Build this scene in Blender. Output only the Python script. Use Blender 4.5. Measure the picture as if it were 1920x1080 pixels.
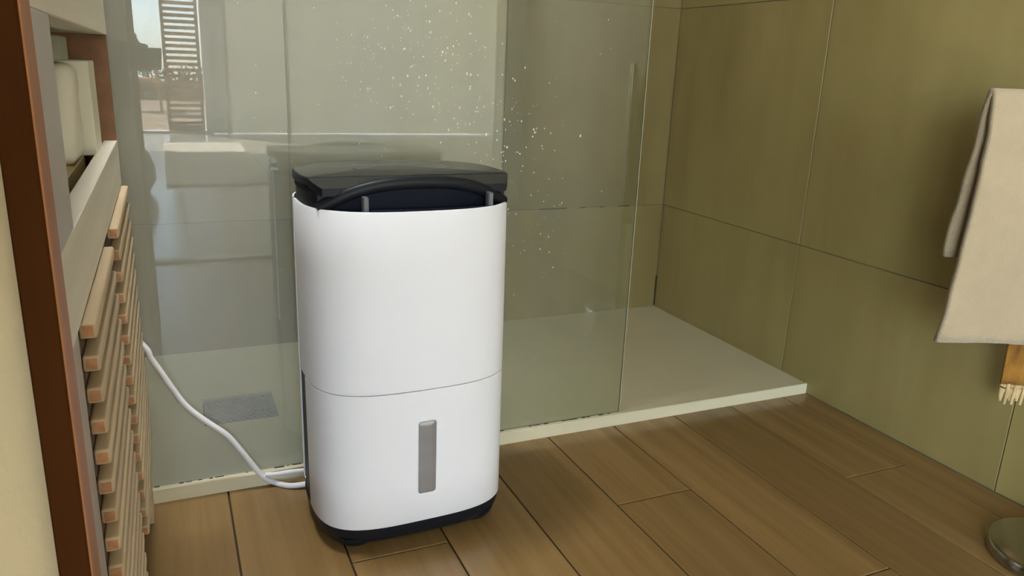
import bpy, bmesh, math, random
from mathutils import Vector, Matrix, noise
random.seed(7)
for o in list(bpy.data.objects): bpy.data.objects.remove(o, do_unlink=True)
SC = bpy.context.scene
COL = SC.collection

# ------------------------------------------------------------------ camera
FPX = 1448.19
RX = Vector((0.91536478, -0.4008297, 0.0379852))     # camera right
UP = Vector((0.07647199, 0.26570918, 0.96101544))    # camera up
FW = Vector((0.39529654, 0.87677488, -0.27387307))   # camera forward
CAM = Vector((0, 0, 0.775))
cd = bpy.data.cameras.new('camera'); cam = bpy.data.objects.new('camera', cd); COL.objects.link(cam)
cam.matrix_world = Matrix(((RX.x, UP.x, -FW.x, CAM.x), (RX.y, UP.y, -FW.y, CAM.y), (RX.z, UP.z, -FW.z, CAM.z), (0, 0, 0, 1)))
cd.sensor_width = 36; cd.lens = 36 * FPX / 1920; cd.clip_start = 0.01; cd.clip_end = 200
SC.camera = cam
def ray(px, py): return RX * (px - 960) - UP * (py - 540) + FW * FPX
def on_x(px, py, v): d = ray(px, py); return CAM + d * ((v - CAM.x) / d.x)
def on_y(px, py, v): d = ray(px, py); return CAM + d * ((v - CAM.y) / d.y)
def on_z(px, py, v): d = ray(px, py); return CAM + d * ((v - CAM.z) / d.z)
def proj(P):
    d = Vector(P) - CAM; z = d.dot(FW); return (960 + FPX * d.dot(RX) / z, 540 - FPX * d.dot(UP) / z)

# ------------------------------------------------------------------ world, sun, exposure
W = bpy.data.worlds.new('sky'); SC.world = W; W.use_nodes = True
wn = W.node_tree; bg = wn.nodes['Background']
sky = wn.nodes.new('ShaderNodeTexSky'); sky.sky_type = 'HOSEK_WILKIE'; sky.turbidity = 4; sky.ground_albedo = 0.4
sky.sun_direction = Vector((-0.5, -0.55, 0.67)).normalized()
wn.links.new(sky.outputs[0], bg.inputs[0]); bg.inputs[1].default_value = 28.0
sd = bpy.data.lights.new('sun', 'SUN'); sun = bpy.data.objects.new('sun', sd); COL.objects.link(sun)
sd.energy = 30.0; sd.angle = 0.02; sd.color = (1, 0.97, 0.93)
sun.rotation_euler = Vector((-0.5, -0.55, 0.67)).to_track_quat('Z', 'Y').to_euler(); sun.location = (-3, -9, 6)
def portal(loc, rot, sx, sy):
    l = bpy.data.lights.new('window_light', 'AREA'); l.shape = 'RECTANGLE'; l.size = sx; l.size_y = sy; l.cycles.is_portal = True
    o = bpy.data.objects.new('window_light', l); COL.objects.link(o); o.location = loc; o.rotation_euler = rot
portal((-0.70, -6.2, 1.25), (math.radians(90), 0, 0), 2.2, 2.5)       # terrace doorway
portal((2.2, -6.2, 1.2), (math.radians(90), 0, 0), 3.5, 2.4)        # curtained window
portal((-2.3, -3.2, 1.45), (0, math.radians(-90), 0), 1.7, 2.4)       # unseen bedroom side window, added to let in more light
SC.view_settings.view_transform = 'Standard'; SC.view_settings.look = 'None'
SC.view_settings.gamma = 1; SC.view_settings.exposure = 1.0; SC.view_settings.use_curve_mapping = False

# ------------------------------------------------------------------ materials
MATS = {}
def pmat(name, col, rough=0.5, metal=0.0, var=0.0, scale=(6, 6, 6), col2=None, bump=0.0, bscale=60, rnd=0.0, spec=0.5, detail=4, sheen=0):
    m = bpy.data.materials.new(name); m.use_nodes = True; nt = m.node_tree; N = nt.nodes; L = nt.links
    b = N['Principled BSDF']; b.inputs['Roughness'].default_value = rough; b.inputs['Metallic'].default_value = metal
    b.inputs['Specular IOR Level'].default_value = spec; b.inputs['Base Color'].default_value = (*col, 1)
    if sheen: b.inputs['Sheen Weight'].default_value = sheen
    tc = N.new('ShaderNodeTexCoord'); oi = N.new('ShaderNodeObjectInfo')
    add = N.new('ShaderNodeVectorMath'); add.operation = 'MULTIPLY_ADD'
    add.inputs[1].default_value = (1, 1, 1)
    cx = N.new('ShaderNodeCombineXYZ')
    mul = N.new('ShaderNodeMath'); mul.operation = 'MULTIPLY'; mul.inputs[1].default_value = 37.0
    L.new(oi.outputs['Random'], mul.inputs[0]); L.new(mul.outputs[0], cx.inputs[0]); L.new(mul.outputs[0], cx.inputs[1])
    L.new(tc.outputs['Object'], add.inputs[0]); L.new(cx.outputs[0], add.inputs[2])
    mp = N.new('ShaderNodeMapping'); mp.inputs['Scale'].default_value = scale; L.new(add.outputs[0], mp.inputs[0])
    if col2 is not None or var or rnd:
        nz = N.new('ShaderNodeTexNoise'); nz.inputs['Scale'].default_value = 1; nz.inputs['Detail'].default_value = detail; nz.inputs['Roughness'].default_value = 0.6
        L.new(mp.outputs[0], nz.inputs['Vector'])
        rmp = N.new('ShaderNodeValToRGB'); e = rmp.color_ramp.elements
        c2 = col2 if col2 is not None else tuple(c * (1 - var) for c in col)
        e[0].position = 0.3; e[0].color = (*c2, 1); e[1].position = 0.7; e[1].color = (*col, 1)
        L.new(nz.outputs['Fac'], rmp.inputs[0]); out = rmp.outputs[0]
        if rnd:
            mr = N.new('ShaderNodeMapRange'); mr.inputs['To Min'].default_value = 1 - rnd; mr.inputs['To Max'].default_value = 1 + rnd
            L.new(oi.outputs['Random'], mr.inputs['Value'])
            vm = N.new('ShaderNodeVectorMath'); vm.operation = 'SCALE'; L.new(out, vm.inputs[0]); L.new(mr.outputs[0], vm.inputs['Scale']); out = vm.outputs[0]
        L.new(out, b.inputs['Base Color'])
    if bump:
        n2 = N.new('ShaderNodeTexNoise'); n2.inputs['Scale'].default_value = bscale; n2.inputs['Detail'].default_value = 3
        L.new(add.outputs[0], n2.inputs['Vector'])
        bp = N.new('ShaderNodeBump'); bp.inputs['Strength'].default_value = bump; bp.inputs['Distance'].default_value = 0.002
        L.new(n2.outputs['Fac'], bp.inputs['Height']); L.new(bp.outputs[0], b.inputs['Normal'])
    MATS[name] = m
    return m

def tile_mat(name, light, dark):
    m = pmat(name, light, 0.42, col2=dark, scale=(2.2, 2.2, 1.7), rnd=0.09, bump=0.12, bscale=45, detail=7)
    nt = m.node_tree; N = nt.nodes; L = nt.links; b = N['Principled BSDF']
    src = b.inputs['Base Color'].links[0].from_socket
    mp = [n for n in N if n.bl_idname == 'ShaderNodeMapping'][0]; vec = mp.inputs[0].links[0].from_socket
    m2 = N.new('ShaderNodeMapping'); m2.inputs['Scale'].default_value = (11, 11, 1.6); L.new(vec, m2.inputs[0])
    nz = N.new('ShaderNodeTexNoise'); nz.inputs['Scale'].default_value = 1; nz.inputs['Detail'].default_value = 5; L.new(m2.outputs[0], nz.inputs['Vector'])
    r = N.new('ShaderNodeValToRGB'); r.color_ramp.elements[0].position = 0.42; r.color_ramp.elements[0].color = (1, 1, 1, 1)
    r.color_ramp.elements[1].position = 0.75; r.color_ramp.elements[1].color = (1.0, 0.93, 0.78, 1)
    r.color_ramp.elements[1].color = (0.86, 0.84, 0.79, 1)
    L.new(nz.outputs['Fac'], r.inputs[0])
    mx = N.new('ShaderNodeMix'); mx.data_type = 'RGBA'; mx.blend_type = 'MULTIPLY'; mx.inputs['Factor'].default_value = 1
    L.new(src, mx.inputs['A']); L.new(r.outputs[0], mx.inputs['B']); L.new(mx.outputs['Result'], b.inputs['Base Color'])
    return m

def wood_mat(name, light, dark, axis='y', rough=0.5, scale=1.0, rnd=0.12):
    s = [38 * scale] * 3; s[{'x': 0, 'y': 1, 'z': 2}[axis]] = 1.6 * scale
    return pmat(name, light, rough, col2=dark, scale=tuple(s), rnd=rnd, bump=0.1, bscale=90, detail=6)

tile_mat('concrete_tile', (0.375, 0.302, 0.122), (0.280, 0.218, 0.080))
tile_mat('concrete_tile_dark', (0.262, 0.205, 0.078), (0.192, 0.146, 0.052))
pmat('grout', (0.20, 0.18, 0.11), 0.9, var=0.3, scale=(20, 20, 20))
wood_mat('floor_wood', (0.268, 0.166, 0.064), (0.200, 0.119, 0.042), 'y', 0.21, 0.9, 0.12)
wood_mat('bedroom_floor_wood', (0.46, 0.42, 0.37), (0.38, 0.34, 0.29), 'y', 0.16, 0.9, 0.06)
pmat('floor_gap', (0.055, 0.034, 0.013), 0.9, var=0.3)
pmat('tray_stone', (0.67, 0.62, 0.43), 0.55, var=0.05, scale=(7, 7, 7), bump=0.15, bscale=120)
pmat('drain_metal', (0.34, 0.34, 0.33), 0.5, 0.15, var=0.25, scale=(30, 30, 30))
pmat('drain_dark', (0.03, 0.03, 0.03), 0.8)
pmat('mould', (0.035, 0.03, 0.012), 0.9, var=0.4, scale=(40, 40, 40))
pmat('white_shell', (0.855, 0.86, 0.89), 0.5, spec=0.35)
pmat('black_plastic', (0.010, 0.0115, 0.015), 0.45, spec=0.22)
pmat('lid_gloss', (0.035, 0.036, 0.033), 0.22, spec=0.5)
pmat('navy_plastic', (0.006, 0.008, 0.017), 0.6, spec=0.15)
pmat('grey_bracket', (0.12, 0.13, 0.14), 0.35)
pmat('level_window', (0.33, 0.32, 0.325), 0.2, 0.25, var=0.25, scale=(3, 3, 9))
pmat('cord_white', (0.80, 0.79, 0.80), 0.4)
wood_mat('slat_wood', (0.58, 0.45, 0.285), (0.44, 0.33, 0.195), 'y', 0.5, 1.2, 0.08)
pmat('slat_end', (0.50, 0.25, 0.12), 0.6, col2=(0.36, 0.17, 0.075), scale=(160, 160, 160), rnd=0.15)
pmat('backing_brown', (0.13, 0.080, 0.040), 0.7, var=0.3, scale=(8, 8, 8))
wood_mat('pale_oak', (0.80, 0.745, 0.62), (0.66, 0.60, 0.48), 'y', 0.5, 0.8, 0.05)
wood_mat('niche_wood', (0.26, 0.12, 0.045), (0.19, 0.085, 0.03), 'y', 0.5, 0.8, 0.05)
wood_mat('shelf_wood', (0.52, 0.40, 0.20), (0.43, 0.32, 0.15), 'y', 0.5, 0.8, 0.05)
pmat('stile_grey', (0.46, 0.41, 0.38), 0.4, var=0.1, scale=(4, 4, 4))
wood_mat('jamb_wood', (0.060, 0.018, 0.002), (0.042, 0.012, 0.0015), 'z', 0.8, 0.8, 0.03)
wood_mat('jamb_edge', (0.42, 0.18, 0.07), (0.30, 0.11, 0.04), 'z', 0.5, 0.8, 0.03)  # side face of the casing; its lit look is put into this lighter colour
pmat('cream_plaster', (0.64, 0.53, 0.31), 0.8, var=0.06, scale=(5, 5, 5), bump=0.2, bscale=300)
pmat('white_plaster', (0.80, 0.79, 0.78), 0.85, var=0.04, scale=(2, 2, 2))
pmat('paper_white', (0.78, 0.75, 0.62), 0.85, var=0.06, scale=(14, 14, 14), bump=0.3, bscale=70)
pmat('carton', (0.78, 0.75, 0.60), 0.6, var=0.05)
pmat('carton_green', (0.36, 0.37, 0.27), 0.6, var=0.05)
pmat('terry', (0.45, 0.352, 0.222), 0.95, var=0.14, scale=(9, 9, 9), bump=0.9, bscale=380, sheen=0.4)
pmat('mustard', (0.48, 0.23, 0.035), 0.95, col2=(0.20, 0.08, 0.012), scale=(40, 40, 14), bump=0.6, bscale=200)
pmat('fringe', (0.70, 0.52, 0.26), 0.9, var=0.3, scale=(60, 60, 60))
pmat('rail_white', (0.55, 0.54, 0.48), 0.3)
pmat('chrome', (0.42, 0.41, 0.38), 0.2, 1.0)
pmat('brushed_top', (0.30, 0.29, 0.26), 0.32, 1.0)
pmat('wardrobe', (0.66, 0.58, 0.50), 0.6, var=0.08, scale=(4, 4, 4))
wood_mat('louvre_wood', (0.40, 0.23, 0.11), (0.28, 0.15, 0.07), 'x', 0.5, 0.6)
wood_mat('deck_wood', (0.40, 0.27, 0.16), (0.30, 0.19, 0.11), 'x', 0.6, 0.6)
wood_mat('teak', (0.62, 0.34, 0.12), (0.48, 0.24, 0.08), 'z', 0.5, 0.6)
pmat('leaf', (0.06, 0.10, 0.035), 0.35, col2=(0.03, 0.055, 0.02), scale=(3, 3, 3))
def sheer_mat():
    m = bpy.data.materials.new('sheer'); m.use_nodes = True; nt = m.node_tree; N = nt.nodes; L = nt.links
    N.remove(N['Principled BSDF'])
    a = N.new('ShaderNodeBsdfTranslucent'); a.inputs[0].default_value = (0.38, 0.36, 0.30, 1)
    b = N.new('ShaderNodeBsdfDiffuse'); b.inputs[0].default_value = (0.85, 0.85, 0.80, 1)
    x = N.new('ShaderNodeMixShader'); x.inputs[0].default_value = 0.66
    L.new(a.outputs[0], x.inputs[1]); L.new(b.outputs[0], x.inputs[2]); L.new(x.outputs[0], N['Material Output'].inputs[0]); MATS['sheer'] = m
sheer_mat()
pmat('rug', (0.66, 0.60, 0.50), 0.95, var=0.1, scale=(8, 40, 8), bump=0.5, bscale=120)
pmat('grey_cloth', (0.16, 0.165, 0.175), 0.9, var=0.35, scale=(10, 10, 10), bump=0.4, bscale=100)
pmat('dark_cloth', (0.26, 0.27, 0.275), 0.9, var=0.25, scale=(10, 10, 3), bump=0.4, bscale=120)
pmat('shirt', (0.42, 0.43, 0.44), 0.9, col2=(0.30, 0.305, 0.32), scale=(3, 3, 60), bump=0.3, bscale=120)
pmat('skin', (0.50, 0.30, 0.21), 0.5, var=0.08)
pmat('hair', (0.035, 0.024, 0.016), 0.6, var=0.4, scale=(60, 60, 6))
pmat('shoe', (0.05, 0.05, 0.055), 0.6)

def glass_mat():
    m = bpy.data.materials.new('shower_glass'); m.use_nodes = True; nt = m.node_tree; N = nt.nodes; L = nt.links
    N.remove(N['Principled BSDF']); out = N['Material Output']
    geo = N.new('ShaderNodeNewGeometry'); mr = N.new('ShaderNodeMapRange'); mr.inputs['To Min'].default_value = 1.52; mr.inputs['To Max'].default_value = 1 / 1.52
    L.new(geo.outputs['Backfacing'], mr.inputs['Value'])
    fr = N.new('ShaderNodeFresnel'); L.new(mr.outputs[0], fr.inputs['IOR'])
    tr = N.new('ShaderNodeBsdfTransparent'); tr.inputs[0].default_value = (0.935, 0.965, 0.915, 1)
    gl = N.new('ShaderNodeBsdfGlossy'); gl.inputs['Roughness'].default_value = 0.0
    mx = N.new('ShaderNodeMixShader'); L.new(fr.outputs[0], mx.inputs[0]); L.new(tr.outputs[0], mx.inputs[1]); L.new(gl.outputs[0], mx.inputs[2])
    # limescale film; denser to the left to paint in missing reflected light
    tc = N.new('ShaderNodeTexCoord'); mp = N.new('ShaderNodeMapping'); mp.inputs['Scale'].default_value = (5, 5, 2); L.new(tc.outputs['Object'], mp.inputs[0])
    nz = N.new('ShaderNodeTexNoise'); nz.inputs['Scale'].default_value = 1; nz.inputs['Detail'].default_value = 8; L.new(mp.outputs[0], nz.inputs['Vector'])
    m3 = N.new('ShaderNodeMapRange'); m3.inputs['From Min'].default_value = 0.35; m3.inputs['From Max'].default_value = 0.75; m3.inputs['To Min'].default_value = 0.15; m3.inputs['To Max'].default_value = 0.25
    sx = N.new('ShaderNodeSeparateXYZ'); L.new(tc.outputs['Object'], sx.inputs[0])
    gx = N.new('ShaderNodeMapRange'); gx.inputs['From Min'].default_value = 0.74; gx.inputs['From Max'].default_value = -0.10; gx.inputs['To Min'].default_value = 0.06; gx.inputs['To Max'].default_value = 1.0
    L.new(sx.outputs['X'], gx.inputs['Value'])
    L.new(nz.outputs['Fac'], m3.inputs['Value'])
    df = N.new('ShaderNodeBsdfDiffuse'); df.inputs[0].default_value = (0.78, 0.80, 0.82, 1)
    m4 = N.new('ShaderNodeMixShader'); fm_ = N.new('ShaderNodeMath'); fm_.operation = 'MULTIPLY'; L.new(m3.outputs[0], fm_.inputs[0]); L.new(gx.outputs[0], fm_.inputs[1]); L.new(fm_.outputs[0], m4.inputs[0]); L.new(mx.outputs[0], m4.inputs[1]); L.new(df.outputs[0], m4.inputs[2])
    L.new(m4.outputs[0], out.inputs[0]); MATS['shower_glass'] = m
glass_mat()
pmat('glass_edge', (0.50, 0.48, 0.34), 0.3)
m_ = pmat('lamp_glow', (0.9, 0.9, 0.9), 0.5); b_ = m_.node_tree.nodes['Principled BSDF']
b_.inputs['Emission Color'].default_value = (1, 0.97, 0.94, 1); b_.inputs['Emission Strength'].default_value = 3
pmat('droplet', (0.72, 0.72, 0.66), 0.15)

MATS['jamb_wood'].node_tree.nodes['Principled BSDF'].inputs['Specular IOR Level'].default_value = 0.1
# ------------------------------------------------------------------ builders
ORG = {}                                     # world origin of every object we make
def link(o, parent, org):
    COL.objects.link(o); ORG[o] = Vector(org)
    if parent is not None:
        o.parent = parent; o.location = Vector(org) - ORG[parent]
    else: o.location = org
    return o
def tag(o, label, cat, group=None):
    o['label'] = label; o['category'] = cat
    if group: o['group'] = group
    return o
def thing(name, loc, label, cat, group=None):
    return tag(link(bpy.data.objects.new(name, None), None, loc), label, cat, group)
def mesh(name, verts, faces, mat, parent=None, smooth=False, kind=None, org=None, mats=None, fm=None, recalc=False):
    vs = [Vector(v) for v in verts]
    if org is None:
        lo = Vector([min(v[i] for v in vs) for i in range(3)]); hi = Vector([max(v[i] for v in vs) for i in range(3)])
        org = (lo + hi) / 2
        if parent is None: org.z = lo.z
    me = bpy.data.meshes.new(name); me.from_pydata([v - org for v in vs], [], faces)
    for mm in (mats or [mat]): me.materials.append(MATS[mm])
    if fm: me.polygons.foreach_set('material_index', fm)
    if recalc:
        bm = bmesh.new(); bm.from_mesh(me); bmesh.ops.recalc_face_normals(bm, faces=bm.faces); bm.to_mesh(me); bm.free()
    if smooth: me.shade_smooth()
    me.update()
    o = bpy.data.objects.new(name, me)
    if kind: o['kind'] = kind
    return link(o, parent, org)
def bmobj(name, bm, mat, parent=None, smooth=False, kind=None, angle=None):
    bm.normal_update()
    vs = [v.co.copy() for v in bm.verts]; bm.verts.index_update()
    fs = [[v.index for v in f.verts] for f in bm.faces]
    bm.free()
    o = mesh(name, vs, fs, mat, parent, smooth, kind)
    if smooth and angle is not None: o.data.set_sharp_from_angle(angle=math.radians(angle))
    return o
def add_box(bm, lo, hi, bev=0.0, seg=1):
    r = bmesh.ops.create_cube(bm, size=1.0); vs = r['verts']
    for v in vs:
        v.co = Vector([lo[i] + (v.co[i] + 0.5) * (hi[i] - lo[i]) for i in range(3)])
    if bev:
        es = list({e for v in vs for e in v.link_edges})
        bmesh.ops.bevel(bm, geom=es, offset=bev, segments=seg, profile=0.5, affect='EDGES')
def box(name, lo, hi, mat, parent=None, bev=0.0, kind=None, seg=1):
    bm = bmesh.new(); add_box(bm, lo, hi, bev, seg)
    return bmobj(name, bm, mat, parent, kind=kind, smooth=seg > 1, angle=35 if seg > 1 else None)
def struct(name, lo, hi, mat, bev=0.0): return box(name, lo, hi, mat, None, bev, 'structure')
def crom(pts, n=8):
    P = [Vector(p) for p in pts]; out = []
    P = [P[0] * 2 - P[1]] + P + [P[-1] * 2 - P[-2]]
    for i in range(1, len(P) - 2):
        for k in range(n):
            t = k / n; a, b, c, d = P[i - 1:i + 3]
            out.append(0.5 * ((2 * b) + (c - a) * t + (2 * a - 5 * b + 4 * c - d) * t * t + (3 * b - a - 3 * c + d) * t ** 3))
    out.append(P[-2]); return out
def tube_data(path, r, seg=10, flat=1.0, upv=Vector((0, 0, 1))):
    vs, fs = [], []; n = len(path)
    for i, p in enumerate(path):
        t = (path[min(i + 1, n - 1)] - path[max(i - 1, 0)]).normalized()
        u = upv.cross(t)
        if u.length < 1e-4: u = Vector((1, 0, 0)).cross(t)
        u.normalize(); w = t.cross(u)
        rr = r(i / (n - 1)) if callable(r) else r
        for k in range(seg):
            a = 2 * math.pi * k / seg; vs.append(p + u * math.cos(a) * rr + w * math.sin(a) * rr * flat)
    for i in range(n - 1):
        for k in range(seg):
            a = i * seg + k; b = i * seg + (k + 1) % seg; fs.append((a, b, b + seg, a + seg))
    fs.append(tuple(range(seg))[::-1]); fs.append(tuple((n - 1) * seg + k for k in range(seg)))
    return vs, fs
def tube(name, path, r, mat, parent=None, seg=10, flat=1.0, upv=Vector((0, 0, 1))):
    vs, fs = tube_data(path, r, seg, flat, upv)
    o = mesh(name, vs, fs, mat, parent, smooth=True); o.data.set_sharp_from_angle(angle=math.radians(50)); return o
def lathe(name, prof, c, mat, parent=None, seg=48, angle=35):
    vs, fs = [], []; n = len(prof)
    for r, z in prof:
        for k in range(seg):
            a = 2 * math.pi * k / seg; vs.append((c[0] + r * math.cos(a), c[1] + r * math.sin(a), z))
    for i in range(n - 1):
        for k in range(seg):
            a = i * seg + k; b = i * seg + (k + 1) % seg; fs.append((a, b, b + seg, a + seg))
    fs.append(tuple(range(seg))[::-1]); fs.append(tuple((n - 1) * seg + k for k in range(seg)))
    o = mesh(name, vs, fs, mat, parent, smooth=True); o.data.set_sharp_from_angle(angle=math.radians(angle)); return o

# ------------------------------------------------------------------ the setting
XR_, YB_, YT, YG = 1.457, 2.068, 1.367, 1.380     # right wall, back wall, tray front, glass front face
XL = -0.62
YO = -0.43                                      # plane of the wide opening into the bedroom
ZC = 2.45
floor = struct('floor', (XL, YO, -0.06), (XR_, YB_, -0.006), 'floor_gap')
edges = [XL] + [0.0555 + 0.1655 * k for k in range(-4, 9)] + [XR_]
ends = {0: [-0.1, 0.93], 1: [0.35], 2: [-0.3, 0.8], 3: [0.2], 4: [0.1, 1.02], 5: [-0.15, 0.62], 6: [0.075, 1.075], 7: [0.55], 8: [-0.2, 0.70], 9: [0.075, 1.075], 10: [-0.25, 0.750], 11: [0.40], 12: [0.0, 1.0], 13: [0.3]}
for i in range(len(edges) - 1):
    ys = [YO] + ends.get(i, [0.5]) + [YT + 0.01]
    for a, b in zip(ys, ys[1:]):
        box('plank', (edges[i] + 0.0015, a + 0.0015, -0.008), (edges[i + 1] - 0.0015, b - 0.0015, 0.0), 'floor_wood', floor, 0.0008)

def tiles(parent, axis, plane, ulist, zlist, th, sgn, joint=0.0022, dark=()):
    for c, (u0, u1) in enumerate(zip(ulist, ulist[1:])):
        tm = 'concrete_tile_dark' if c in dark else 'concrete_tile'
        for z0, z1 in zip(zlist, zlist[1:]):
            j = joint / 2; d = random.uniform(-0.0005, 0.0005)
            if axis == 'x':
                a, b = sorted((plane + d, plane + sgn * th)); box('tile', (a, u0 + j, z0 + j), (b, u1 - j, z1 - j), tm, parent, 0.0008)
            else:
                a, b = sorted((plane + d, plane + sgn * th)); box('tile', (u0 + j, a, z0 + j), (u1 - j, b, z1 - j), tm, parent, 0.0008)
ZJ = [0.0, 0.369, 0.966, 1.563, 2.16, ZC]
wr = struct('wall_right', (XR_ + 0.0025, YO, -0.06), (XR_ + 0.12, YB_ + 0.12, ZC), 'grout')
tiles(wr, 'x', XR_, [YO, -0.353, 0.252, 0.857, 1.462, YB_], ZJ, 0.0022, 1)
wb = struct('wall_back', (XL - 0.12, YB_ + 0.0025, -0.06), (XR_ + 0.0025, YB_ + 0.12, ZC), 'grout')
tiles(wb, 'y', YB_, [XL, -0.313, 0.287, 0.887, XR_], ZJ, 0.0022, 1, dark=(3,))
wl = struct('wall_left', (XL - 0.12, YO, -0.06), (XL - 0.0025, YB_ + 0.0025, ZC), 'grout')
tiles(wl, 'x', XL, [YO, 0.252, 0.857, 1.462, YB_], ZJ, 0.0022, -1)
struct('ceiling', (XL - 0.12, YO - 0.1, ZC), (XR_ + 0.12, YB_ + 0.12, ZC + 0.1), 'white_plaster')
# dark sealant in some joints
for p, q in (((1012, 394), (1062, 392)), ((1088, 391), (1098, 390.5)), ((1125, 389.5), (1132, 389)), ((1160, 388), (1180, 387))):
    a = on_y(*p, YB_); b = on_y(*q, YB_)
    box('sealant', (a.x, YB_ - 0.0006, 0.3676), (b.x, YB_ + 0.002, 0.3706), 'mould', wb)
box('sealant', (XR_ - 0.003, YB_ - 0.003, 0.03), (XR_ + 0.001, YB_ + 0.001, 0.13), 'mould', wb)
# partition with a wooden casing beside the camera
wp = struct('wall_entry', (XL, 0.435, 0.0), (-0.071, 0.50, ZC), 'cream_plaster')
xj0 = on_y(56, 700, 0.42).x; xj1 = on_y(125, 700, 0.42).x
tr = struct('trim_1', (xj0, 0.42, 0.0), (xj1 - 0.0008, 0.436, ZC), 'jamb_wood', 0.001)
box('casing_edge', (xj0 + 0.004, 0.4215, 0.0), (xj1, 0.4545, ZC), 'jamb_edge', tr, 0.0012)

# ------------------------------------------------------------------ bedroom and terrace (seen reflected in the shower glass)
BX0, BX1, BY = -2.2, 3.95, -6.0
bf = struct('floor_bedroom', (BX0, BY, -0.06), (BX1, YO, -0.006), 'floor_gap')
bx = BX0
xs = [BX0] + [0.0555 - 0.33 + 0.33 * k for k in range(-6, 13)]
xs = sorted({round(v, 4) for v in xs if BX0 <= v < BX1 - 0.05} | {BX1})
for i, (a, b) in enumerate(zip(xs, xs[1:])):
    off = (i * 0.53) % 1.4; ys = [BY] + [y for y in [BY + off + 1.4 * k for k in range(5)] if BY + 0.15 < y < YO - 0.15] + [YO]
    for c, d in zip(ys, ys[1:]):
        box('plank', (a + 0.0015, c + 0.0015, -0.008), (b - 0.0015, d - 0.0015, 0.0), 'bedroom_floor_wood', bf, 0.001)
box('threshold_strip', (XL, YO - 0.03, 0.0), (1.362, YO + 0.03, 0.008), 'pale_oak', bf, 0.003)
struct('wall_front_left', (BX0, YO - 0.1, 0), (XL, YO, 2.6), 'white_plaster')
struct('wall_front_right', (1.362, YO - 0.1, 0), (BX1, YO, 2.6), 'white_plaster')
struct('wall_front_lintel', (XL, YO - 0.1, 2.25), (1.362, YO, 2.6), 'white_plaster')
struct('wall_bedroom_right', (BX1, BY - 0.15, 0), (BX1 + 0.1, YO, 2.6), 'white_plaster')
struct('ceiling_bedroom', (BX0 - 0.1, BY - 0.15, 2.6), (BX1 + 0.1, YO, 2.7), 'white_plaster')
struct('wall_bedroom_left', (BX0 - 0.1, BY - 0.15, 0), (BX0, -4.4, 2.6), 'white_plaster')
struct('wall_bedroom_left_near', (BX0 - 0.1, -2.0, 0), (BX0, YO, 2.6), 'white_plaster')
struct('wall_bedroom_left_sill', (BX0 - 0.1, -4.4, 0), (BX0, -2.0, 0.60), 'white_plaster')
struct('wall_bedroom_left_head', (BX0 - 0.1, -4.4, 2.3), (BX0, -2.0, 2.6), 'white_plaster')
struct('wall_bedroom_back_left', (BX0, BY - 0.15, 0), (-1.8, BY, 2.6), 'white_plaster')
wbb = struct('wall_bedroom_back', (0.40, BY - 0.15, 0), (0.46, BY, 2.6), 'white_plaster')
struct('wall_bedroom_back_lintel', (0.46, BY - 0.15, 2.4), (BX1, BY, 2.6), 'white_plaster')
# sheer curtain over the wide bedroom window
vs, fs = [], []; n = 160
for k in range(n + 1):
    x = 0.45 + (BX1 - 0.01 - 0.45) * k / n; y = BY + 0.05 + 0.004 * math.sin(x * 5.1) + 0.003 * math.sin(x * 9.3 + 1)
    vs += [(x, y, 0.01), (x, y, 1.2), (x, y, 2.39)]
for k in range(n):
    a = 3 * k; fs += [(a, a + 3, a + 4, a + 1), (a + 1, a + 4, a + 5, a + 2)]
tag(mesh('window_blind', vs, fs, 'sheer', smooth=True), 'flat translucent white blind drawn down over the wide bedroom window', 'blind')
struct('wall_bedroom_back_head', (-1.8, BY - 0.15, 2.48), (0.40, BY, 2.6), 'white_plaster')
for x in (0.616, 1.22): box('trim_strip', (x - 0.018, BY + 0.07, 0), (x + 0.018, BY + 0.10, 2.6), 'pale_oak', wbb, 0.003)
d1 = struct('door_1', (-1.8, BY - 0.14, 0.0), (-1.74, BY - 0.02, 2.48), 'pale_oak')
box('door_sill', (-1.74, BY - 0.15, -0.02), (0.40, BY, 0.02), 'white_plaster', d1)
# louvred shutter
t = thing('louvred_shutter', (0.21, BY - 0.06, 0.02), 'brown wooden louvred shutter beside the terrace doorway', 'shutter')
for x0 in (0.035, 0.352): box('stile', (x0, BY - 0.08, 0.02), (x0 + 0.03, BY - 0.04, 2.24), 'louvre_wood', t, 0.002)
for z0 in (0.02, 2.18): box('rail', (0.065, BY - 0.08, z0), (0.352, BY - 0.04, z0 + 0.06), 'louvre_wood', t, 0.002)
sl = None
for k in range(36):
    z = 0.10 + k * 0.0585
    if sl is None:
        bm = bmesh.new(); add_box(bm, (0.065, -0.022, -0.004), (0.352, 0.022, 0.004))
        bmesh.ops.rotate(bm, verts=bm.verts, cent=(0.2, 0, 0), matrix=Matrix.Rotation(math.radians(38), 3, 'X'))
        for v in bm.verts: v.co += Vector((0, BY - 0.06, z))
        sl = bmobj('slat', bm, 'louvre_wood', t)
        z0 = z
    else:
        c = sl.copy(); COL.objects.link(c); c.location = sl.location + Vector((0, 0, z - z0))
tag(box('rug', (-0.02, -4.9, 0.0), (0.62, -2.36, 0.014), 'rug', None, 0.004), 'pale woven runner rug lying on the bedroom floor', 'rug')
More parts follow.
